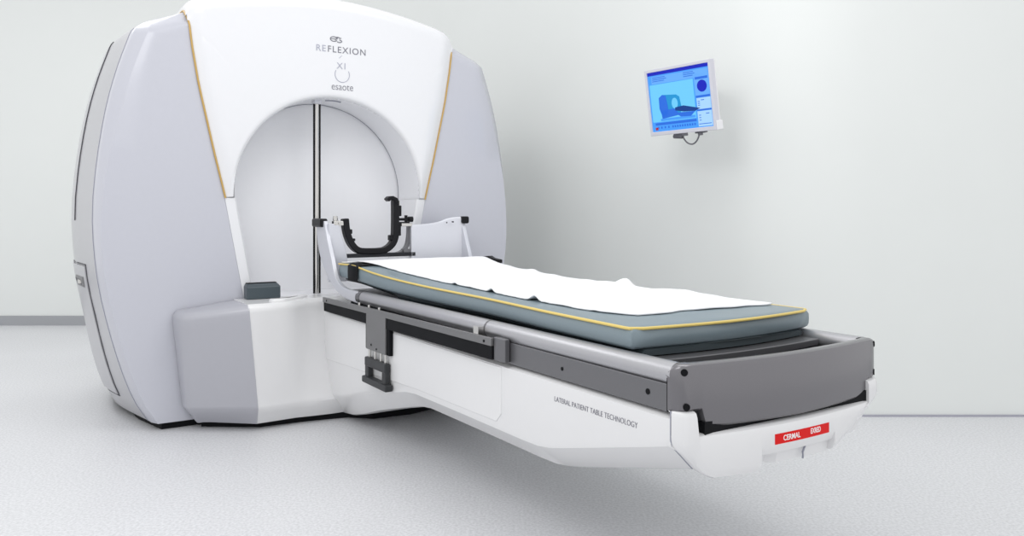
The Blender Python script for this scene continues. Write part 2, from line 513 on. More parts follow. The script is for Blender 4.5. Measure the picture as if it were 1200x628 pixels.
    stroke(arc((.030, 2.047), .014, .007, -150, 90), .0026)
    stroke([(.006, 2.05), (.022, 2.066), (.042, 2.064)], .0018)
    obj('emblem', m, M['ink'], cover, label='small grey loop emblem')
    m = MB()
    stroke(arc((.047, 1.862), .042, .043, 150, 390, 30), .0018)
    stroke([(.028, 1.952), (.045, 1.968)], .0012)
    pieces('emblem', m, M['pale_ink'], cover, label='thin pale ring emblem')
    text('lettering', 'X1', .050, (S, .045, 1.908), X, Z, M['pale_ink'], cover, label='pale letters X1')
    text('lettering', 'esaote', .058, (S, .048, 1.792), X, Z, M['ink'], cover, xscale=.84, offset=-.0005, label='small grey word esaote')
    return root
build_gantry()

# ================================================================== TREATMENT COUCH
T0, T1 = -.105, .735
def build_couch():
    root = thing('treatment_couch', (1.2, .3, 0),
                 'long white treatment couch with grey metal rails reaching out from the machine', 'treatment couch')
    # base block across the front of the machine
    def plan(off, z, lean=0):
        e = interp([(.1, 1), (.32, 0)], z)
        return [(.012, -.835+lean+off, z), (.12-off*.6, -.835+lean+off, z), (.20+lean*-1.2-off, -.80+lean+off, z), (.315-off, -.53+lean*.9, z), (.305-off, -.36, z), (.27+.03*e-off, -.28, z), (.20+.11*e-off, -.21, z), (.19+.13*e-off, -.10, z), (.19+.13*e-off, .60-off, z), (.012, .70-off, z)]
    def ringz(z):
        off = 0; lean = interp([(.03,.055),(.6,0)], z)
        if z < .12: off = (.12-z)*.6
        if z > .60: off = (z-.60)**2*14
        return off, lean
    lev = [.035,.06,.09,.12,.135,.2,.4,.55,.595,.61,.622,.632,.638]
    split = [-.53, ]
    m = MB(); rings = []
    for z in lev:
        off, lean = ringz(z); p = plan(off, z, lean)
        rings.append([(.012,p[3][1]-.004,z), (p[3][0]-.003, p[3][1]-.004, z), *p[4:]])
    m.loft(rings); obj('base_cover', m, M['cwhite'], root, angle=40, bevel=.0)
    m = MB(); rings = []
    for z in lev:
        off, lean = ringz(z); p = plan(off, z, lean)
        cs = Vector(p[1]); c2 = Vector(p[2])
        a = Vector(p[0])
        rings.append([p[0], tuple(cs.lerp(a, .15)), tuple(cs.lerp(c2, .25)), tuple(cs.lerp(c2, .75)), tuple(c2.lerp(Vector(p[3]), .12)), p[3], (.012, p[3][1], z)])
        rings[-1] = [(a_, b_, c_ - .042*max(0, min(1, (-.50-b_)/.33))*(c_/.638)**2) for a_, b_, c_ in rings[-1]]
    m.loft(rings); obj('corner_cover', m, M['corner'], root, angle=40, label='lilac-grey corner cover of the couch base')
    # raised lip on the base top
    m = MB(); m.prism([(.20,-.41),(.245,-.40),(.25,-.34),(.165,-.225),(.10,-.17),(.05,-.19),(.12,-.26),(.20,-.31)], .60, .652, 'z')
    obj('base_lip', m, M['cwhite'], root, bevel=.012)
    # dark plinth under the base
    m = MB(); m.prism([(.03,-.7),(.2,-.45),(.22,-.2),(.26,0),(.36,.1),(.38,.3),(.3,.6),(.03,.6)], 0, .05, 'z')
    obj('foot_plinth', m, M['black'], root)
    # white body: side profile with lower chamfers
    top = .578
    low = [(.09,.285),(.5,.30),(1.2,.345),(1.7,.35),(2.20,.352),(2.30,.372),(2.50,.425),(2.70,.477),(2.80,.503)]
    rings = []
    xs = [.05,.25,.4,.55,.75,.9,1.05,1.2,1.3,1.7,2.1,2.2,2.26,2.32,2.5,2.7,2.805]
    fl = smooth_tab([(.05,.13),(.3,.140),(.47,.165),(.743,.235),(1.02,.297),(1.20,.335),(1.32,.345),(2.1,.352),(2.2,.355),(2.26,.364),(2.32,.378),(2.5,.425),(2.7,.477),(2.805,.505)])
    for s in xs:
        zc = fl(s); dz = interp([(.3,.11),(1.25,.078)], s)
        rings.append([(s, T0+.02, top), (s, T0, top-.01), (s, T0, zc+.012), (s, T0+.004, zc-.006), (s, T0+.074, zc-dz+.004), (s, T0+.095, zc-dz-.002), (s, T1-.095, zc-dz-.002), (s, T1-.074, zc-dz+.004), (s, T1-.004, zc-.006), (s, T1, zc+.012), (s, T1, top-.01), (s, T1-.02, top)])
    m = MB(); m.loft(rings)
    body = obj('couch_body', m, M['cwhite'], root, angle=28)
    text('lettering', 'LATERAL PATIENT TABLE TECHNOLOGY', .0225, (2.487, T0-.0006, .521), (1,0,.01), (0,0,1), M['ink'], body, xscale=.90, spacing=1.04, offset=-.0003, label='grey words along the couch side')
    # raised pad area on side (shallow step)
    m = MB(); m.prism([(1.985,.565),(1.985,.405),(1.95,.372),(1.3,.362),(.12,.31),(.12,.565)], T0-.003, T0+.01, 't')
    obj('side_panel', m, M['cwhite'], root, bevel=.003)
    # foot cover: curved in plan, with notch and recess
    bow = lambda t: .045*(1-((t-.315)/.42)**2)
    tl = [T0-.001 + (T1-T0+.002)*k/70 for k in range(71)]
    def front(t):
        e = min(t-tl[0], tl[-1]-t); r = .034
        rnd = 0 if e >= r else -(r - math.sqrt(max(0, r*r-(r-e)**2)))
        return 2.842 + bow(t) + rnd
    notch0, notch1 = -.045, .645
    def ftop(t):
        if t < notch0-.006 or t > notch1+.006: return .590
        return .530
    def fbot(t):
        # left bottom, recess edge, right bottom
        b = interp([(tl[0],.500),(T0+.08,.422),(.0,.410),(.130,.404),(.150,.404)], t)
        if t > .150: b = interp([(.150,.446),(.4549,.446),(.4551,.418),(.48,.424),(.60,.478),(tl[-1],.53)], t)
        return b
    xs = sorted(set(tl + [notch0-.006, notch0+.006, notch1-.006, notch1+.006, .1499, .1501, .4549, .4551]))
    m = MB(); rings = []
    for t in xs:
        f = front(t); zt = ftop(t); zb = fbot(t); tuck = .010
        zm = zb + .028
        rings.append([(2.806, t, zt), (f-.012, t, zt), (f-.004, t, zt-.004), (f, t, zt-.014), (f, t, zm), (f-.003, t, zm-.01), (f-tuck, t, zb+.004), (f-tuck-.01, t, zb), (2.806, t, zb+.004)])
    m.loft(rings)
    foot = obj('foot_cover', m, M['cwhite'], root, angle=35)
    m = MB(); m.tube([(2.8055, T0-.0008, .590), (2.8055, T0-.0008, .515), (2.8055, T0+.003, .500), (2.8055, T0+.075, .430)], .0018, 6)
    obj('cover_seam', m, M['gseam'], root)
    # recess wall below the sticker
    m = MB(); rings = []
    for k in range(15):
        t = .152 + (.455-.152)*k/14
        f = front(t) - (.05 if t < .222 else .028 if t < .34 else .022)
        rings.append([(f, t, .452), (f-.006, t, .412), (f-.05, t, .412), (f-.05, t, .452)])
    m.loft(rings); rc = obj('grip_recess', m, M['cwhite'], foot, angle=30)
    m = MB(); m.bar([(front(.345)-.021, .345, .447), (front(.335)-.020, .333, .43), (front(.333)-.020, .333, .413)], .004, .004)
    obj('recess_seam', m, M['gseam'], rc)
    # red sticker
    def decal(t0, t1, z0, z1, out, n=14):
        mb = MB(); rings = []
        for k in range(n+1):
            t = t0+(t1-t0)*k/n; f = front(t)
            rings.append([(f+out, t, z1), (f+out, t, z0), (f-.001, t, z0), (f-.001, t, z1)])
        mb.loft(rings); return mb
    st = obj('warning_sticker', decal(.197, .425, .4755, .5035, .0008), M['red'], foot, label='small red sticker with white lettering')
    def curved_text(body, size, tc, zc, xscale):
        o = text('lettering', body, size, (0, 0, 0), (0,1,0), (0,0,1), M['white_ink'], st, depth=.0003, xscale=xscale, label='white letters '+body, offset=.0004)
        for v in o.data.vertices:
            p = v.co + ORIG[st]; t = p.y + tc
            v.co = Vector((front(t)+.0011 + p.x, t, p.z+zc)) - ORIG[st]
    curved_text('CERMAL', .0205, .262, .489, .88); curved_text('EXRED', .0205, .362, .491, .72)
    # ---- metal frame: side rails, skirts, corner, end panel
    for sg, tc in ((1, T0+.031), (-1, T1-.031)):
        side = lambda d: tc - sg*d          # d outward
        m = MB(); m.cyl((.67, tc, .679), (2.80, tc, .679), .031, 28)
        r = obj('side_rail', m, M['rail'], root)
        m = MB(); m.cyl((.628, tc, .679), (.672, tc, .679), .0335, 28); m.cyl((1.859, tc, .679), (1.869, tc, .679), .0316, 28)
        pieces('rail_collar', m, M['skirt'], r)
        # skirt below rail
        m = MB(); a, b = sorted((side(.027), side(.010)))
        m.box(1.99, 2.795, a, b, .583, .655)
        sk = obj('rail_skirt', m, M['skirt'], root, bevel=.003)
        m = MB()
        for s, z, r_ in ((2.015,.612,.0),(2.33,.617,.006),(2.715,.622,.008)):
            if r_: m.cyl((s, side(.0265), z), (s, side(.0285), z), r_, 16)
        m.prism([(2.02+.008*math.cos(k*math.pi/8), .617+.014*math.sin(k*math.pi/8)) for k in range(16)], *sorted((side(.0265), side(.0285))), 't')
        pieces('screw', m, M['black'], sk)
        # inner tray lip of the rail
        m = MB(); a, b = sorted((side(-.02), side(.005)))
        m.box(.5, 2.80, a, b, .585, .672); obj('rail_web', m, M['well'], root)
    # end panel with rounded corners
    pb = lambda t: .042*(1-((t-.315)/.42)**2)
    tp = sorted([T0 + (T1-T0)*k/48 for k in range(49)] + [T0+.001,T0+.003,T0+.006,T0+.010,T1-.001,T1-.003,T1-.006,T1-.010, T0+.0499, T0+.0501, T1-.0499, T1-.0501])
    def pf(t):
        e = min(t-T0, T1-t); r = .034
        rnd = 0 if e >= r else -(r - math.sqrt(max(0, r*r-(r-e)**2)))
        return 2.832 + pb(t) + rnd
    def pz0(t):
        return interp([(T0,.590),(-.034,.590),(-.022,.548),(.05,.543),(.315,.538),(.60,.543),(.655,.56),(.665,.59),(T1,.59)], t)
    xs = sorted(set(tp + [-.034, -.022, .655, .665]))
    m = MB(); rings = []
    for t in xs:
        f = pf(t); z0 = pz0(t); e = min(t-T0, T1-t); zt = .679 + (math.sqrt(max(0, .031**2-(.031-e)**2)) if e < .031 else .031)
        fi = 2.792 if e < .05 else f-.040
        rings.append([(fi, t, zt-.004), (min(fi+.01, f-.013), t, zt), (f-.012, t, zt), (f-.004, t, zt-.004), (f, t, zt-.016), (f, t, z0+.006), (f-.006, t, z0), (fi, t, z0)])
    m.loft(rings); ep = obj('end_panel', m, M['panel'], root, angle=40)
    m = MB()
    for t, z in ((-.085,.690),(-.080,.602),(.722,.690),(.715,.605)):
        f = pf(t); tang = Vector((pf(t+.004)-pf(t-.004), .008, 0)).normalized(); nn = Vector((tang.y, -tang.x, 0))
        p = Vector((f, t, z)); m.cyl(tuple(p-nn*.004), tuple(p+nn*.0016), .0092, 18)
    pieces('screw', m, M['black'], ep)
    m = MB(); m.box(2.7905, 2.7925, T0-.0004, T0+.02, .585, .672); obj('corner_seam', m, M['black'], ep)
    # tray between the rails
    m = MB(); m.box(.45, 2.83, T0+.04, T1-.04, .560, .60); obj('tray', m, M['well'], root)
    m = MB(); rings = []
    for t in [-.036 + (.666+.036)*k/20 for k in range(21)]:
        f = 2.665 + .03*(1-((t-.315)/.4)**2)
        rings.append([(.34, t, .668), (f, t, .668), (f, t, .690), (.34, t, .690)])
    m.loft(rings); obj('mattress_board', m, M['skirt'], root, bevel=.003)  # silver board toned dark so the gap under the mattress reads as shadow
    m = MB()
    for s in (.7, 1.3, 1.9, 2.4): m.box(s, s+.06, .05, .58, .60, .668)
    pieces('board_support', m, M['well'], root)
    # black gap under foot panel
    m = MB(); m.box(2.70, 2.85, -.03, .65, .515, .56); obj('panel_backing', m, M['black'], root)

    # ---- side mechanism with the pull handle
    tA, tB = T0-.030, T0-.004
    m = MB()
    m.prism([(.237,.646),(.95,.655),(1.962,.664),(1.962,.636),(1.058,.629),(1.056,.466),(.838,.464),(.838,.626),(.237,.620)], tA, tA+.012, 't')
    br = obj('release_bracket', m, M['bar'], root, bevel=.002, label='T-shaped satin grey release bracket')
    m = MB()
    m.prism([(.240,.622),(.838,.628),(.838,.577),(.245,.574)], tA+.004, tB, 't')
    m.prism([(1.057,.630),(1.962,.637),(1.962,.588),(1.057,.580)], tA+.004, tB, 't')
    m.prism([(1.05,.60),(1.085,.60),(1.085,.464),(1.05,.464)], tA+.008, tB, 't')  # black strip drawn for the shadow right of the stem
    m.prism([(.812,.60),(.842,.60),(.842,.462),(.812,.462)], tA+.008, tB, 't')
    pieces('pad_and_shade_strip', m, M['black'], br, bevel=.003)
    m = MB(); m.box(1.963, 2.035, tA+.010, tB+.006, .588, .668); obj('end_block', m, M['skirt'], br, bevel=.004)
    m = MB()
    for s in (.30, .90): m.cyl((s, tA+.001, .633 if s < .5 else .49), (s, tA-.002, .633 if s < .5 else .49), .005, 12)
    m.cyl((.96, tA+.001, .478), (.96, tA-.002, .478), .0045, 12); m.cyl((1.915, tA+.001, .648), (1.915, tA-.002, .648), .005, 12)
    pieces('screw', m, M['black'], br)
    m = MB()
    for s in (.72, .84, .96): m.cyl((s, tA+.016, .645), (s, tA+.016, .665), .008, 12)
    m.box(1.83, 1.865, tA+.006, tB+.02, .655, .690)
    pieces('standoff', m, M['steel'], br)
    m = MB()
    for s in (.855, .92, .985, 1.035): m.cyl((s, tA+.012, .415), (s, tA+.012, .47), .006, 12)
    pieces('guide_rod', m, M['steel'], br)
    hd = MB()
    hd.box(.826, 1.062, tA-.004, tA+.024, .385, .427)
    hd.box(.826, .866, tA-.002, tA+.022, .32, .40)
    hd.box(1.022, 1.062, tA-.002, tA+.022, .32, .40)
    hd.box(.812, 1.085, tA-.012, tA+.026, .308, .338)
    obj('pull_handle', hd, M['handle'], br, bevel=.006)

    # ---- head end: J shaped side arms, cross boards and head-frame adapter
    outer = [(.037,1.045),(.037,1.0),(.052,.94),(.08,.88),(.135,.81),(.217,.755),(.31,.70),(.422,.668),(.52,.656),(.64,.651)]
    inner = [(.163,1.045),(.19,.99),(.22,.93),(.27,.855),(.31,.785),(.345,.747),(.41,.720),(.50,.709),(.64,.707)]
    for sg, tc in ((1, T0+.004), (-1, T1-.004)):
        m = MB(); lo, hi = sorted((tc, tc+sg*.022))
        oo = smooth_path(outer, 4); ii = smooth_path(inner, 4)
        n = min(len(oo), len(ii))
        oo = resample(outer, 40); ii = resample(inner, 40)
        if sg == -1: ii = [(a+.045*max(0, min(1, (z-.70)/.25)), z) for a, z in ii]; oo = [(a+.03*max(0, min(1, (z-.70)/.25)), z) for a, z in oo]
        rings = [[(a[0], lo, a[1]), (b[0], lo, b[1]), (b[0], hi, b[1]), (a[0], hi, a[1])] for a, b in zip(oo, ii)]
        m.loft(rings); arm = obj('side_arm', m, M['alu'], root, angle=40, bevel=.003)
        m = MB(); lo, hi = sorted((tc-sg*.016, tc+sg*.026))
        if sg == 1: m.box(.0, .150, lo, hi, 1.012, 1.058)
        else: m.box(.190, .240, lo, hi+.002, 1.026, 1.068)
        obj('end_cap', m, M['blackp'], arm, bevel=.010)
    # cross board in two pieces, dished towards the gap for the frame
    def board(t0, t1, topf, s_f, name='head_board'):
        m = MB(); rings = []
        for k in range(21):
            t = t0+(t1-t0)*k/20; z1 = topf(t); s = s_f(t)
            rings.append([(s, t, .72), (s, t, z1-.01), (s-.006, t, z1), (s-.022, t, z1), (s-.028, t, z1-.01), (s-.024, t, .72)])
        m.loft(rings); return obj(name, m, M['alu'], root, angle=40)
    m = MB(); m.prism([(T0+.018,.72),(T0+.018,1.034),(-.03,1.027),(-.016,.97),(.012,.875),(.03,.72)], .172, .20, 's'); obj('head_board', m, M['alu'], root, bevel=.005)
    ft = smooth_tab([(.37,1.020),(.42,1.022),(.50,1.026),(.57,1.036),(.63,1.056),(.68,1.064),(T1-.012,1.064)])
    board(.395, T1-.012, ft, lambda t: .20 + (max(0, t-.58)/.145)**2*.022)
    m = MB()
    for t, z in ((.61, 1.032), (.645, 1.036)): m.cyl((.20+.02, t, z), (.2335 if t > .63 else .218, t, z), .004, 10)
    pieces('screw', m, M['black'], root)
    # head-frame adapter
    P = [(.18,.008,1.058),(.18,.014,1.0),(.18,.030,.945),(.18,.055,.905),(.18,.085,.884),(.18,.13,.878),(.18,.21,.878),(.18,.25,.888),(.18,.283,.915),(.18,.300,.955),(.18,.303,1.02),(.18,.303,1.16)]
    m = MB(); m.bar(resample(P, 60), .034, .05, (1,0,0))
    fr = obj('head_frame_adapter', m, M['blackp'], root, bevel=.006, label='black U-shaped head frame adapter')
    m = MB()
    m.bar([(.185,.308,1.140),(.185,.300,1.163),(.185,.280,1.172),(.185,.262,1.171),(.185,.250,1.158)], .022, .05, (1,0,0))
    m.box(.17,.20,.312,.335,1.07,1.13); m.box(.17,.20,.312,.332,.96,1.03); m.box(.17,.20,.262,.285,.935,.965)
    m.box(.17,.20,.02,.045,.975,1.0); m.box(.17,.20,.035,.062,.935,.95)
    pieces('clamp_block', m, M['blackp'], fr, bevel=.004)
    m = MB()
    m.cyl((.18,.31,1.052),(.18,.40,1.052),.008,12); m.cyl((.18,.385,1.052),(.18,.41,1.052),.016,14)
    m.cyl((.18,.31,1.03),(.18,.39,1.032),.007,12); m.cyl((.18,.37,1.075),(.18,.37,1.03),.009,12)
    pieces('clamp_screw', m, M['blackp'], fr)
    m = MB()
    m.box(.165,.20,-.06,.005,1.020,1.046); m.cyl((.18,-.045,1.046),(.18,-.045,1.072),.013,14); m.box(.17,.195,.31,.328,1.135,1.155)
    m.box(.165,.20,.335,.40,1.012,1.03); m.cyl((.203,-.03,1.033),(.207,-.03,1.033),.006,12)
    pieces('clamp_mount', m, M['steel'], fr, bevel=.003)
    m = MB(); m.bar(resample([(.165,.395,1.02),(.165,.392,.95),(.165,.38,.90),(.165,.35,.868),(.165,.31,.855)], 20), .018, .03, (1,0,0))
    m.box(.15,.19,.352,.392,.862,.885)
    pieces('adapter_bow', m, M['skirt'], fr)
    m = MB(); m.box(.165,.20,.02,.42,.845,.866); obj('adapter_base', m, M['well'], fr)
    # black lever on the far side rail
    m = MB(); m.prism([(.40,.842),(.47,.848),(.50,.838),(.575,.832),(.575,.812),(.47,.812),(.40,.828)], T1+.005, T1+.035, 't')
    pieces('side_lever', m, M['blackp'], root, bevel=.005)
    return root

def resample(P, n):
    dim = len(P[0])
    # Catmull-Rom then even spacing
    Q = smooth_path(P, 8)
    L = [0]
    for a, b in zip(Q, Q[1:]): L.append(L[-1] + math.dist(a, b))
    out = []
    j = 0
    for k in range(n):
        d = L[-1]*k/(n-1)
        while j < len(L)-2 and L[j+1] < d: j += 1
        u = (d-L[j])/max(1e-9, L[j+1]-L[j])
        out.append(tuple(Q[j][i]+(Q[j+1][i]-Q[j][i])*u for i in range(dim)))
    return out
def smooth_path(P, k):
    dim = len(P[0]); out = []
    for i in range(len(P)-1):
        p0 = P[max(i-1, 0)]; p1 = P[i]; p2 = P[i+1]; p3 = P[min(i+2, len(P)-1)]
        for j in range(k):
            u = j/k
            out.append(tuple(.5*((2*p1[d]) + (-p0[d]+p2[d])*u + (2*p0[d]-5*p1[d]+4*p2[d]-p3[d])*u*u + (-p0[d]+3*p1[d]-3*p2[d]+p3[d])*u**3) for d in range(dim)))
    out.append(tuple(P[-1])); return out
build_couch()

# ================================================================== MATTRESS AND SHEET
m_top = smooth_tab([(.30,.826),(.5,.828),(.75,.806),(1.0,.790),(1.3,.780),(1.7,.776),(2.7,.775)])
m_bot = smooth_tab([(.30,.752),(.5,.752),(.75,.735),(1.0,.722),(1.3,.715),(1.7,.712),(2.7,.712)])
m_t0 = smooth_tab([(.30,-.068),(.5,-.068),(.75,-.058),(1.2,-.030),(1.7,-.020),(2.2,-.050),(2.6,-.066)])
m_t1 = lambda s: .700 + .012*min(1, s/2)
def m_end(t): return 2.612 + .035*(1-((t-.31)/.38)**2) - .02*max(0, t-.3)
def build_mattress():
    root = thing('couch_mattress', (1.4, .31, .69), 'long blue-grey vinyl mattress with yellow piping lying on the metal couch', 'mattress')
    NS = 60
    def grid(s_frac, v):
        pass
    def ring(u, top, bot, shrink, far):
        """cross-section at fraction u of the length; end face follows the bowed end"""
        pts = []
        NT = 24
        def P(v, z, side):
            t0, t1 = m_t0(.30+2.31*u)+shrink, m_t1(.30+2.31*u)-far
            t = t0+(t1-t0)*v
            s = .305 + (m_end(t)-.305)*u
            return (s, t, z(s))
        r = .012
        for k in range(NT+1): pts.append(P(.012+.976*k/NT, lambda s: top(s)+.004*math.sin(math.pi*k/NT), 0))
        pts.append(P(1.0, lambda s: top(s)-.010, 0))
        pts.append(P(1.003, lambda s: (top(s)+bot(s))/2, 0)); pts.append(P(1.0, lambda s: bot(s)+.010, 0))
        for k in range(NT+1): pts.append(P(.988-.976*k/NT, lambda s: bot(s), 0))
        pts.append(P(0.0, lambda s: bot(s)+.010, 0)); pts.append(P(-.003, lambda s: (top(s)+bot(s))/2, 0)); pts.append(P(0.0, lambda s: top(s)-.010, 0))
        return pts
    def slab(top, bot, shrink, far):
        m = MB(); rings = []
        us = [0,.004]+[k/NS for k in range(1, NS)]+[.994,1.0]
        for i, u in enumerate(us):
            r = ring(u, top, bot, shrink, far)
            if i in (0, len(us)-1):      # soften the ends
                r = [(p[0], p[1], (top(p[0])+bot(p[0]))/2 + (p[2]-(top(p[0])+bot(p[0]))/2)*.74) for p in r]
            rings.append(r)
        m.loft(rings); return m
    core = obj('core', slab(m_top, m_bot, 0, 0), M['vinyl'], root, angle=75)
    # piping round the top edge
    m = MB(); path = []
    for k in range(61):
        s = .302 + (2.585-.302)*k/60; path.append((s, m_t0(s)-.0015, m_top(s)-.004))
    ta, tb = m_t0(2.6), m_t1(2.6)
    corner = [(2.600, ta+.002, m_top(2.6)-.004)]
    path += corner
    for k in range(1, 30):
        t = ta + .012 + (tb-.012-ta-.012)*k/30; path.append((m_end(t)+.0015, t, m_top(2.6)-.004))
    path.append((m_end(tb)-.012, tb-.001, m_top(2.6)-.004))
    for k in range(61):
        s = 2.57 - (2.57-.302)*k/60; path.append((s, m_t1(s)+.0015, m_top(s)-.004))
    m.tube(path, .0046, 8); obj('piping', m, M['piping'], root, label='thin yellow piping cord')
    # base pad
    lo = lambda s: .690 + max(0, m_bot(s)-.704); 
    m = MB(); rings = []
    pad = slab(lambda s: m_bot(s)+.001, lambda s: .6908 if s > .9 else m_bot(s)-.020, .034, .046)
    obj('base_pad', pad, M['vinyl_dark'], root, angle=75)
    # strap
    m = MB(); rings = []
    for s in (.455, .463, .575, .583):
        t0, t1, a, b = m_t0(s), m_t1(s), m_top(s), m_bot(s); o_ = .010 if s in (.455,.583) else .0125
        sec = [(t0-o_, b-.002), (t0-o_-.001, (a+b)/2), (t0-o_, a-.004), (t0+.012, a+o_-.004), (t0+.12, a+.009), (.3, a+.011), (t1-.012, a+.008), (t1+o_, a-.006), (t1+o_, b)]
        rings.append([(s, t, z) for t, z in sec])
    m.loft(rings, close=False)
    obj('strap', m, M['black'], root, label='black webbing strap')
build_mattress()

def build_sheet():
    # paper sheet along the middle of the mattress with rumpled edges
    near = smooth_tab([(.30,-.06),(.42,-.045),(.5,-.03),(.62,.03),(.8,.055),(1.1,.075),(1.47,.080),(1.82,.055),(2.1,.050),(2.3,.050),(2.40,.075),(2.46,.10),(2.5,.11)])
    m = MB(); rows = []
    NS, NT = 170, 44
    rnd = lambda *p: noise.noise(Vector(p))
    for i in range(NS+1):
        u = i/NS; row = []
        for j in range(NT+1):
            v = j/NT
            s_end = 2.455 + .03*rnd(v*5, 3.3, 0) + .012*math.sin(v*2.2)
            s = .31 + (s_end-.31)*u
            t0 = near(s) + .005*rnd(s*13, .2, 7); t1 = .690 + .006*rnd(s*9, 5, 2)
            t = t0+(t1-t0)*v
            z = m_top(s) + .004*math.sin(math.pi*(t+.06)/.76) + .0065 + .011*math.exp(-((s-.515)/.10)**2)
            z += .003*max(0, rnd(s*6, t*7, 1)+.2)
            ed = math.exp(-((1-v)/.05)**2); en = math.exp(-(v/.035)**2)
            z += ed*.006*max(0, rnd(s*8, 9, 4)+.1) + en*.003*max(0, rnd(s*22, 1, 4))
            # lifted creases seen in the photo
            for (cs, ct, ws, wt, h) in ((1.71,.68,.035,.05,.026),(1.60,.67,.10,.05,.010),(1.0,.68,.05,.05,.012),(1.62,.085,.025,.03,.016),(1.95,.06,.028,.03,.018),(1.3,.09,.02,.02,.006),(2.05,.69,.10,.04,.012)):
                d = ((s-cs)/ws)**2 + ((t-ct)/wt)**2
                if d < 9: z += h*math.exp(-d)
            row.append((s, t, z))
        rows.append(row)
    m.loft(rows, close=False)
    o = obj('paper_sheet', m, M['sheet'], None, origin=(1.4, .35, .775), angle=80,
            tags=('rumpled white paper sheet spread over the blue-grey mattress', 'sheet'))
    sd = o.modifiers.new('solid', 'SOLIDIFY'); sd.thickness = .0045; sd.offset = -1
build_sheet()

# black box lying on the base top
def build_box():
    root = thing('control_box', (.05, -.40, .638), 'small dark slate box standing on the couch base beside the bore', 'box')
    m = MB()
    b = [(.018,-.487),(.088,-.487),(.088,-.312),(.018,-.312)]; c = [(.022,-.482),(.062,-.480),(.062,-.322),(.022,-.322)]
    m.loft([[(s, t, .6385) for s, t in b], [(s, t, .685) for s, t in b], [(s-.001, t, .702) for s, t in b], [(s, t, .718) for s, t in c]])
    obj('case', m, M['teal'], root, bevel=.005)
    m = MB(); m.loft([[(s, t, .7182) for s, t in [(.024,-.48),(.060,-.478),(.060,-.324),(.024,-.324)]], [(s, t, .722) for s, t in [(.026,-.478),(.058,-.476),(.058,-.326),(.026,-.326)]]])
    obj('lid', m, M['black'], root)
build_box()

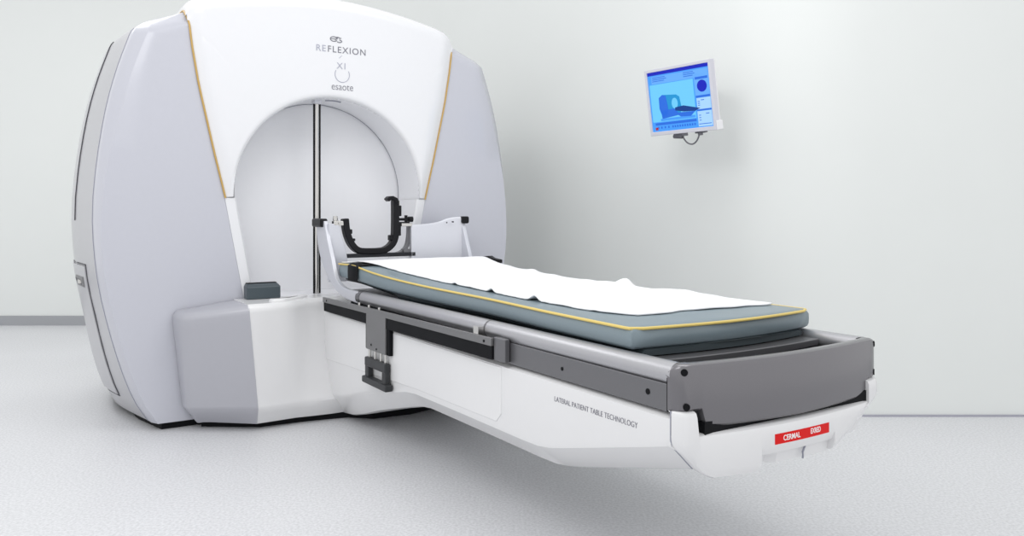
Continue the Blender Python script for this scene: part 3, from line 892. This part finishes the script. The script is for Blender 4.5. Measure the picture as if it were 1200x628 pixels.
# ================================================================== WALL MONITOR
def build_monitor():
    k = .47/.42
    cx, cy, cz = .826*k, 3.922*k, 1.1+.551*k
    root = thing('wall_monitor', (cx, cy, cz), 'white framed flat monitor with blue screen mounted on the pale green wall', 'monitor', world=True)
    root.rotation_euler = (0, 0, 0)
    yaw, pit = -.922, .153
    root.matrix_world = Matrix.Translation((cx, cy, cz)) @ Matrix.Rotation(yaw, 4, 'Z') @ Matrix.Rotation(pit, 4, 'X')
    Wd, Hd = .47, .376
    w, h = Wd/2, Hd/2
    # local: x right, z up, -y out of the screen
    m = MB(); b = .017
    m.prism([(-w,-h),(w,-h),(w,h),(-w,h)], .0, .03, 't')
    bz = MB()
    o_ = [(-w,-h),(w,-h),(w,h),(-w,h)]; i_ = [(-w+b,-h+b*1.3),(w-b,-h+b*1.3),(w-b,h-b),(-w+b,h-b)]
    bz.loft([[(x, .03, z) for x, z in o_], [(x, -.004, z) for x, z in o_], [(x, -.004, z) for x, z in i_], [(x, .004, z) for x, z in i_]], cap=False)
    obj('bezel', bz, M['bezel'], root, bevel=.003)
    m = MB(); m.loft([[(x, .028, z) for x, z in o_], [(x*.98, .045, z*.98) for x, z in o_], [(x*.80, .062, z*.78-.01) for x, z in o_], [(x*.74, .066, z*.7-.01) for x, z in o_]])
    m.box(w-.001, w+.006, .0, .05, -h, -h+.05)
    obj('back_casing', m, M['casing'], root, bevel=.004)
    # screen and what it shows
    x0, x1, z0, z1 = -w+b, w-b, -h+b*1.3, h-b
    SW, SH = x1-x0, z1-z0
    def rect(a, c, d, e, lay):      # fractions from left/top
        mb = MB(); y = -.0008*lay + .0035
        mb.box(x0+a*SW, x0+d*SW, y, y+.0006, z1-e*SH, z1-c*SH); return mb
    def poly(pts, lay):
        mb = MB(); y = -.0008*lay + .0035
        mb.prism([(x0+a*SW, z1-c*SH) for a, c in pts], y, y+.0006, 't'); return mb
    SB = screen_mat('screen_azure', (72,158,250)); SL = screen_mat('screen_pale_blue', (105,175,252)); SP = screen_mat('screen_picture_cyan', (112,205,252))
    SD = screen_mat('screen_navy', (8,28,190)); SM = screen_mat('screen_mid_blue', (40,110,225)); SX = screen_mat('screen_deep', (10,60,140)); SC = screen_mat('screen_cyan', (30,150,215)); SWt = screen_mat('screen_white', (170,215,255)); SR = screen_mat('screen_red', (170,40,60))
    scr = obj('screen', rect(0,0,1,1,0), SB, root, label='glowing blue screen')
    def part(name, mb, ma): return obj(name, mb, ma, scr)
    part('title_bar', rect(0,0,1,.055,1), SD)
    part('window_toolbar', rect(.06,.075,.98,.20,1), SL)
    part('picture', rect(.02,.21,.74,.84,1), SP)
    part('side_window', rect(.76,.14,.985,.50,1), SL); part('side_window', rect(.77,.53,.985,.71,1), SWt); part('side_window', rect(.765,.74,.985,.985,1), SWt)
    part('window_header', rect(.765,.49,.985,.525,2), SM); part('window_header', rect(.765,.71,.985,.738,2), SM); part('window_header', rect(.775,.195,.97,.235,2), SM)
    part('dial', poly([(.875+.075*math.cos(a*math.pi/16), .345+.095*math.sin(a*math.pi/16)) for a in range(32)], 3), SD)
    part('progress_bar', rect(.06,.855,.74,.895,2), SM)
    mb = rect(.09,.92,.115,.955,2); 
    for x in [.15,.21,.27,.34,.38,.42,.46,.50,.54,.58,.62,.66,.70]: mb.box(x0+x*SW, x0+(x+.022)*SW, .0015, .0021, z1-.955*SH, z1-.92*SH)
    part('taskbar_icon', mb, SM)
    part('record_icon', rect(.055,.93,.10,.975,3), SR)
    # little machine picture
    part('pictured_machine', poly([(.16,.44),(.22,.395),(.45,.42),(.50,.46),(.52,.62),(.50,.73),(.20,.78),(.155,.62)], 2), SC)
    part('pictured_machine', poly([(.16,.44),(.22,.395),(.28,.42),(.30,.60),(.30,.72),(.20,.78),(.155,.62)], 3), SM)
    part('pictured_bore', poly([(.42+.05*math.cos(a*math.pi/10), .56+.09*math.sin(a*math.pi/10)) for a in range(20)], 4), SP)
    part('pictured_couch', poly([(.42,.63),(.56,.615),(.82,.69),(.74,.725),(.56,.715),(.42,.68)], 5), SX)
    part('pictured_base', poly([(.18,.66),(.42,.64),(.46,.72),(.74,.725),(.66,.80),(.50,.79),(.46,.76),(.19,.795)], 3), SM)
    part('pictured_floor', rect(.16,.79,.73,.83,2), SB)
    mb = MB()
    for (x, y_, q) in ((.08,.09,.22),(.08,.12,.24),(.08,.15,.20),(.60,.09,.16),(.60,.12,.18),(.60,.15,.15),(.84,.56,.05),(.79,.58,.03),(.79,.61,.03),(.79,.64,.03),(.79,.80,.03),(.79,.84,.03),(.79,.88,.03),(.90,.78,.05),(.78,.94,.19)):
        y = -.0008*4+.0035; mb.box(x0+x*SW, x0+(x+q)*SW, y, y+.0006, z1-(y_+.012)*SH, z1-y_*SH)
    pieces('text_line', mb, SM, scr)
    # mount
    R = root.matrix_world
    m = MB(); m.box(-.05,.05,.066,.085,-.06,.05); br = obj('mount_plate', m, M['bracket'], root, bevel=.003)
    m = MB(); m.tube([(0,.08,0),(-.01,.16,.01),(-.07,.35,.03)], .02, 16); obj('mount_arm', m, M['bracket'], root)
    m = MB()
    m.box(-.085,-.02,.02,.07,-h-.018,-h+.004); m.cyl((-.09,.03,-h-.014),(-.03,.03,-h-.02),.012,14); m.cyl((.095,.035,-h-.004),(.095,.035,-h-.022),.014,14); m.box(.06,.13,.03,.055,-h-.010,-h+.004)
    pieces('tilt_knob', m, M['bracket'], root, bevel=.003)
    m = MB(); m.tube(resample([(-.03,.035,-h-.0),(-.025,.035,-h-.03),(.0,.035,-h-.058),(.035,.035,-h-.066),(.065,.035,-h-.05),(.085,.035,-h-.02),(.09,.035,-h+.002)], 30), .0045, 8)
    obj('cable', m, M['bracket'], root, label='grey looped cable')
build_monitor()

# ================================================================== LIGHT AND CAMERA
w = bpy.data.worlds.new('room_light'); C.world = w; w.use_nodes = True
bg = w.node_tree.nodes['Background']; bg.inputs[0].default_value = (.985,.99,1,1); bg.inputs[1].default_value = .93
def area(name, loc, size, power, target=None, sy=None, col=(1,1,1)):
    l = bpy.data.lights.new(name, 'AREA'); l.energy = power; l.size = size; l.color = col
    if sy: l.shape = 'RECTANGLE'; l.size_y = sy
    o = bpy.data.objects.new(name, l); COL.objects.link(o); o.location = loc
    if target:
        d = Vector(target)-Vector(loc); o.rotation_euler = d.to_track_quat('-Z', 'Y').to_euler()
    return o
area('unseen_overhead_light', (0.4, 2.9, 3.5), 2.2, 19, sy=1.2)  # unseen overhead lamp, shifted to brighten the wall beside the gantry
area('unseen_overhead_light', (-1.5, 1.0, 3.4), 2.0, 26, target=(-.8, 4.2, .9), sy=1.2)
area('unseen_overhead_light', (-3.4, 4.9, 3.5), 2.2, 24, sy=1.2)  # no known fixture here; added to brighten the left wall

cam = bpy.data.cameras.new('camera'); co = bpy.data.objects.new('camera', cam); COL.objects.link(co)
co.location = (0, 0, 1.1); co.rotation_euler = (math.pi/2, 0, 0)
cam.sensor_width = 36; cam.lens = 930/1200*36; cam.shift_y = -67/1200
cam.clip_start = .05
C.camera = co
C.view_settings.view_transform = 'Standard'; C.view_settings.look = 'None'
C.view_settings.exposure = 0.13; C.view_settings.gamma = 1; C.view_settings.use_curve_mapping = False
